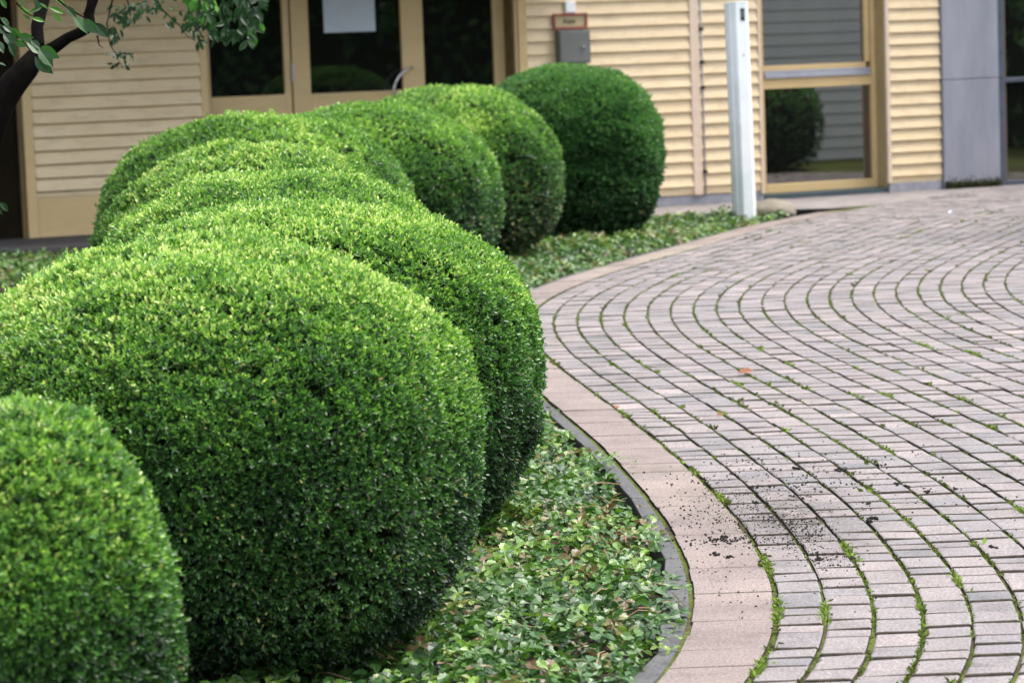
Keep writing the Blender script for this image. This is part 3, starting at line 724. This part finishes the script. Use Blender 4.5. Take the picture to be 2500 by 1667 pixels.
def sprays():
    r = np.random.default_rng(77); bank = Bank()
    def leaf(b, t, Y, w=.5, tone=.5, tilt=None):
        p = zp(b[0], b[1], Y); q = zp(t[0], t[1], Y+r.uniform(-.03, .03)); d = np.array(q-p); L = np.linalg.norm(d)
        n = np.array([r.normal(0,.5), -1.0, r.normal(.55,.4)]) if tilt is None else np.array(tilt)
        bank.add(PETAL, np.array([p]), np.array([d]), np.array([n]), np.array([L]), np.array([L*w*1.35]), np.array([tone]))
    def twig(pts, Y, r0=.004):
        P = [zp(x, y, Y) for x, y in pts]; tw = MB(); tw.tube(P, list(np.linspace(r0, .0012, len(P))), 5); tw.build('twig', M_bark, T)
    # near spray at the left edge, large grey green leaves
    Y = 9.7
    for b, t in (((215,350),(322,455)),((255,288),(362,360)),((240,300),(325,412)),((170,262),(250,335)),((60,200),(110,262)),((20,205),(85,290)),((50,262),(98,352)),((110,225),(205,235)),
                 ((515,120),(600,205)),((580,142),(666,232)),((450,98),(542,205)),((400,42),(472,108)),((0,108),(62,168)),((0,-5),(42,52)),((135,205),(190,262)),((190,250),(250,300)),
                 ((-20,150),(35,215)),((70,170),(130,240)),((-30,250),(22,325)),((20,160),(80,205)),((90,250),(160,290)),((210,-5),(250,45)),((-10,395),(38,405)),((0,1250),(50,1305)),((-25,1260),(10,1330))):
        leaf(b, t, Y+r.uniform(-.25,.25), .55, r.uniform(.25,.7))
    for b, t in (((120,40),(190,90)),((185,75),(260,45)),((190,110),(280,135)),((140,90),(190,125)),((300,45),(400,85)),((320,80),(385,140)),((240,20),(300,60)),((330,-10),(420,45)),((150,-20),(120,60))):
        leaf(b, t, 10.6+r.uniform(-.3,.3), .3, r.uniform(.6,.95))
    twig([(355,0),(430,60),(520,110),(600,150),(660,180)], 9.8); twig([(-60,120),(40,200),(130,240),(215,345),(260,380)], 9.7); twig([(100,20),(160,80),(240,120)], 10.6)
    # middle hanging clusters
    def cluster(x0, x1, y0, y1, n, Y, ln, tone, droop=1.2, poly=None):
        k = 0
        while k < n:
            x, y = r.uniform(x0, x1), r.uniform(y0, y1)
            if poly and not poly(x, y): continue
            a = r.normal(1.57, droop); l = ln*r.uniform(.7, 1.25)
            leaf((x, y), (x+l*math.cos(a), y+l*math.sin(a)), Y+r.normal(0, .18), r.uniform(.35,.55), np.clip(r.normal(tone,.16),0,1)); k += 1
    cluster(690,915,20,150,52,14.6,50,.32,.9,lambda x,y: y < 145-abs(x-790)*.35)
    cluster(690,740,150,250,14,14.4,52,.2,.5)
    cluster(690,800,300,410,20,14.2,42,.3,1.0)
    cluster(1010,1100,70,180,10,15,48,.35,.9); cluster(1090,1200,60,230,12,15,52,.35,.7,lambda x,y: abs(y-60-(x-1080)*1.4) < 45)
    cluster(1210,1250,200,270,8,15,52,.35,.7)
    cluster(930,1080,-10,60,12,15,48,.4,.9)
    cluster(1160,1640,-30,300,230,15.2,58,.26,.55,lambda x,y: y < 250-max(0,1300-x)*1.3-max(0,x-1530)*2.0+20*math.sin(x/30))
    cluster(1150,1330,-30,110,34,15.0,66,.75,.5)
    cluster(1560,1640,130,160,3,15.1,70,.9,.4); cluster(1530,1590,170,260,6,15.1,66,.8,.4)
    for pts, Y in (([(700,-20),(680,60),(660,150),(680,280),(720,340),(745,400)],14.3),([(960,-10),(1010,70),(1100,150),(1160,230),(1210,255)],15),([(780,-30),(800,60),(760,110)],14.6),([(1250,-40),(1300,60),(1330,160),(1400,260)],15.2),
                   ([(1400,-40),(1430,90),(1500,180),(1560,250)],15.2),([(1500,-40),(1570,60),(1620,140)],15.1),([(560,-10),(640,-30),(760,-20),(900,-10),(1000,-30),(1200,-30)],14.9),([(600,220),(612,280),(640,300)],13.5)):
        twig(pts, Y, .005)
    # the crown above the picture
    n = 15000
    cx = _unit(r.normal(size=(n,3)))*(r.random((n,1))**.45)*[2.3,3.2,1.15]+np.array([.55,.9,3.55+.09])
    cx[:,2] += .35*np.sin(cx[:,0]*3)*np.sin(cx[:,1]*2.3)
    world_y = cx[:,1]+TB.y; lim = 1.65+(170*world_y/7000)+.04*0; ok = (cx[:,2]+TB.z) > lim
    g_ = wobble(cx, 5, 1, 3.2); ok &= g_ > -.45
    cx = cx[ok]; m = len(cx)
    bank.add(KITE, cx, r.normal(size=(m,3))+[0,0,-.8], r.normal(size=(m,3))+[0,0,.9], r.uniform(.06,.095,m), r.uniform(.045,.07,m), np.clip(r.normal(.45,.18,m),0,1))
    bank.build('crown', M_tree, T)
    for q in range(9):
        a = q*.7; bq = MB(); s = Vector((.35+.15*math.cos(a), .1+.2*math.sin(a), 1.95)); e = Vector((.55+1.7*math.cos(a), .9+2.3*math.sin(a), 3.2+.4*math.sin(q*2)))
        bq.tube([s, s.lerp(e,.4)+Vector((0,0,.35)), e], [.022,.014,.005], 7); bq.build('limb', M_bark, T, smooth=True)
sprays()

# ------------------------------------------------------------------ what the windows mirror, right of the picture
SB = empty('side_screen', (6.9, 22.6, -.1), 'thin grey siding screen added as an unseen outbuilding right of the picture, mirrored in the tall window', 'building', rz=WANG)  # unseen screen added for the window reflection, painted pale to brighten it
q = MB(); z = .1
while z < 2.5:
    q.add([(-2.0,.026,z),(2.62,.026,z),(2.62,.006,z+.14),(-2.0,.006,z+.14),(-2.0,0,z),(2.62,0,z)], [(0,3,2,1),(0,1,5,4)]); z += .14
q.box(-2.0,2.62,-.25,-.001,0,2.62); q.build('wall', simple('pale_grey_siding', (.78,.80,.78), .5, (.70,.72,.70), 3), SB)
q = MB(); q.box(-2.2,2.9,-.6,.35,2.63,2.78); q.build('roof', M_roof, SB)
q = MB(); q.box(2.625,2.74,-.1,.04,.0,2.62); q.build('corner_board', M_steel, SB)
bush('evergreen_bush', 'round dark bush right of the picture, mirrored in the lower window pane', 'bush', 6.36, 24.0, .93, .8, 1.14, .045, 6000, M_dark, 12, young_lit=.1, tmpl=KITE, pits=3, group='bushes by the outbuilding')
def hedge(name, label, x0, x1, y0, y1, h, n, seed):
    r = np.random.default_rng(seed); root = empty(name, ((x0+x1)/2, (y0+y1)/2, -.1), label, 'hedge')
    P = np.stack([r.uniform(x0, x1, n), r.uniform(y0, y1, n), r.random(n)**.8*h], 1)-[(x0+x1)/2, (y0+y1)/2, 0]
    P[:,0] += .5*np.sin(P[:,1]*1.1+P[:,2]*1.7)+.3*np.sin(P[:,1]*3.1)
    P[:,2] *= 1+.12*np.sin(P[:,1]*.9)+.08*np.sin(P[:,1]*2.3)
    b = Bank(); b.add(KITE, P, r.normal(size=(n,3))+[0,0,-.4], r.normal(size=(n,3))+[-.3,0,.6], r.uniform(.16,.3,n), r.uniform(.12,.2,n), np.clip(r.normal(.35,.2,n)+.15*np.sin(P[:,1]*2)*np.sin(P[:,2]*3),0,.9))
    b.build('foliage', M_dark, root)
    q = MB(); q.box(-(x1-x0)*.25, (x1-x0)*.25, -(y1-y0)/2, (y1-y0)/2, 0, h*.93); q.build('branch_mass', M_twig, root)
hedge('hedge', 'tall dark hedge along the right side of the forecourt, outside the picture', 11.4, 13.4, -6, 30, 4.8, 26000, 61)

# ------------------------------------------------------------------ camera, light, world
cam = bpy.data.cameras.new('camera'); co = bpy.data.objects.new('camera', cam); COL.objects.link(co)
M3 = Matrix((RR, UU, -FW)).transposed(); co.matrix_world = Matrix.Translation((0,0,1.65)) @ M3.to_4x4()
cam.sensor_width = 36; cam.lens = 36*7000/2500; cam.clip_end = 2000
cam.dof.use_dof = True; cam.dof.focus_distance = 9.3; cam.dof.aperture_fstop = 5.8
S.camera = co
SUN_EL, SUN_AZ = math.radians(66), math.radians(86)     # azimuth clockwise from +Y
w = bpy.data.worlds.new('World'); S.world = w; w.use_nodes = True; nt = w.node_tree
sky = nt.nodes.new('ShaderNodeTexSky'); sky.sky_type = 'NISHITA'; sky.sun_disc = False
sky.sun_elevation = SUN_EL; sky.sun_rotation = SUN_AZ; sky.dust_density = 3; sky.air_density = 1.0; sky.ozone_density = .6
bgn = nt.nodes['Background']; bgn.inputs[1].default_value = .15; hs = N(nt, 'ShaderNodeHueSaturation', Saturation=.42); nt.links.new(sky.outputs[0], hs.inputs['Color']); nt.links.new(hs.outputs[0], bgn.inputs[0])
sl = bpy.data.lights.new('sun', 'SUN'); sl.energy = 1.5; sl.angle = math.radians(28); sl.color = (1, .965, .91)
so = bpy.data.objects.new('sun', sl); COL.objects.link(so)
sd = Vector((math.sin(SUN_AZ)*math.cos(SUN_EL), math.cos(SUN_AZ)*math.cos(SUN_EL), math.sin(SUN_EL)))
so.rotation_euler = sd.to_track_quat('Z', 'Y').to_euler()
S.view_settings.view_transform = 'Standard'; S.view_settings.look = 'None'; S.view_settings.gamma = 1; S.view_settings.exposure = 1.8
S.cycles.max_bounces = 6; S.cycles.diffuse_bounces = 3; S.cycles.glossy_bounces = 3; S.cycles.transmission_bounces = 2
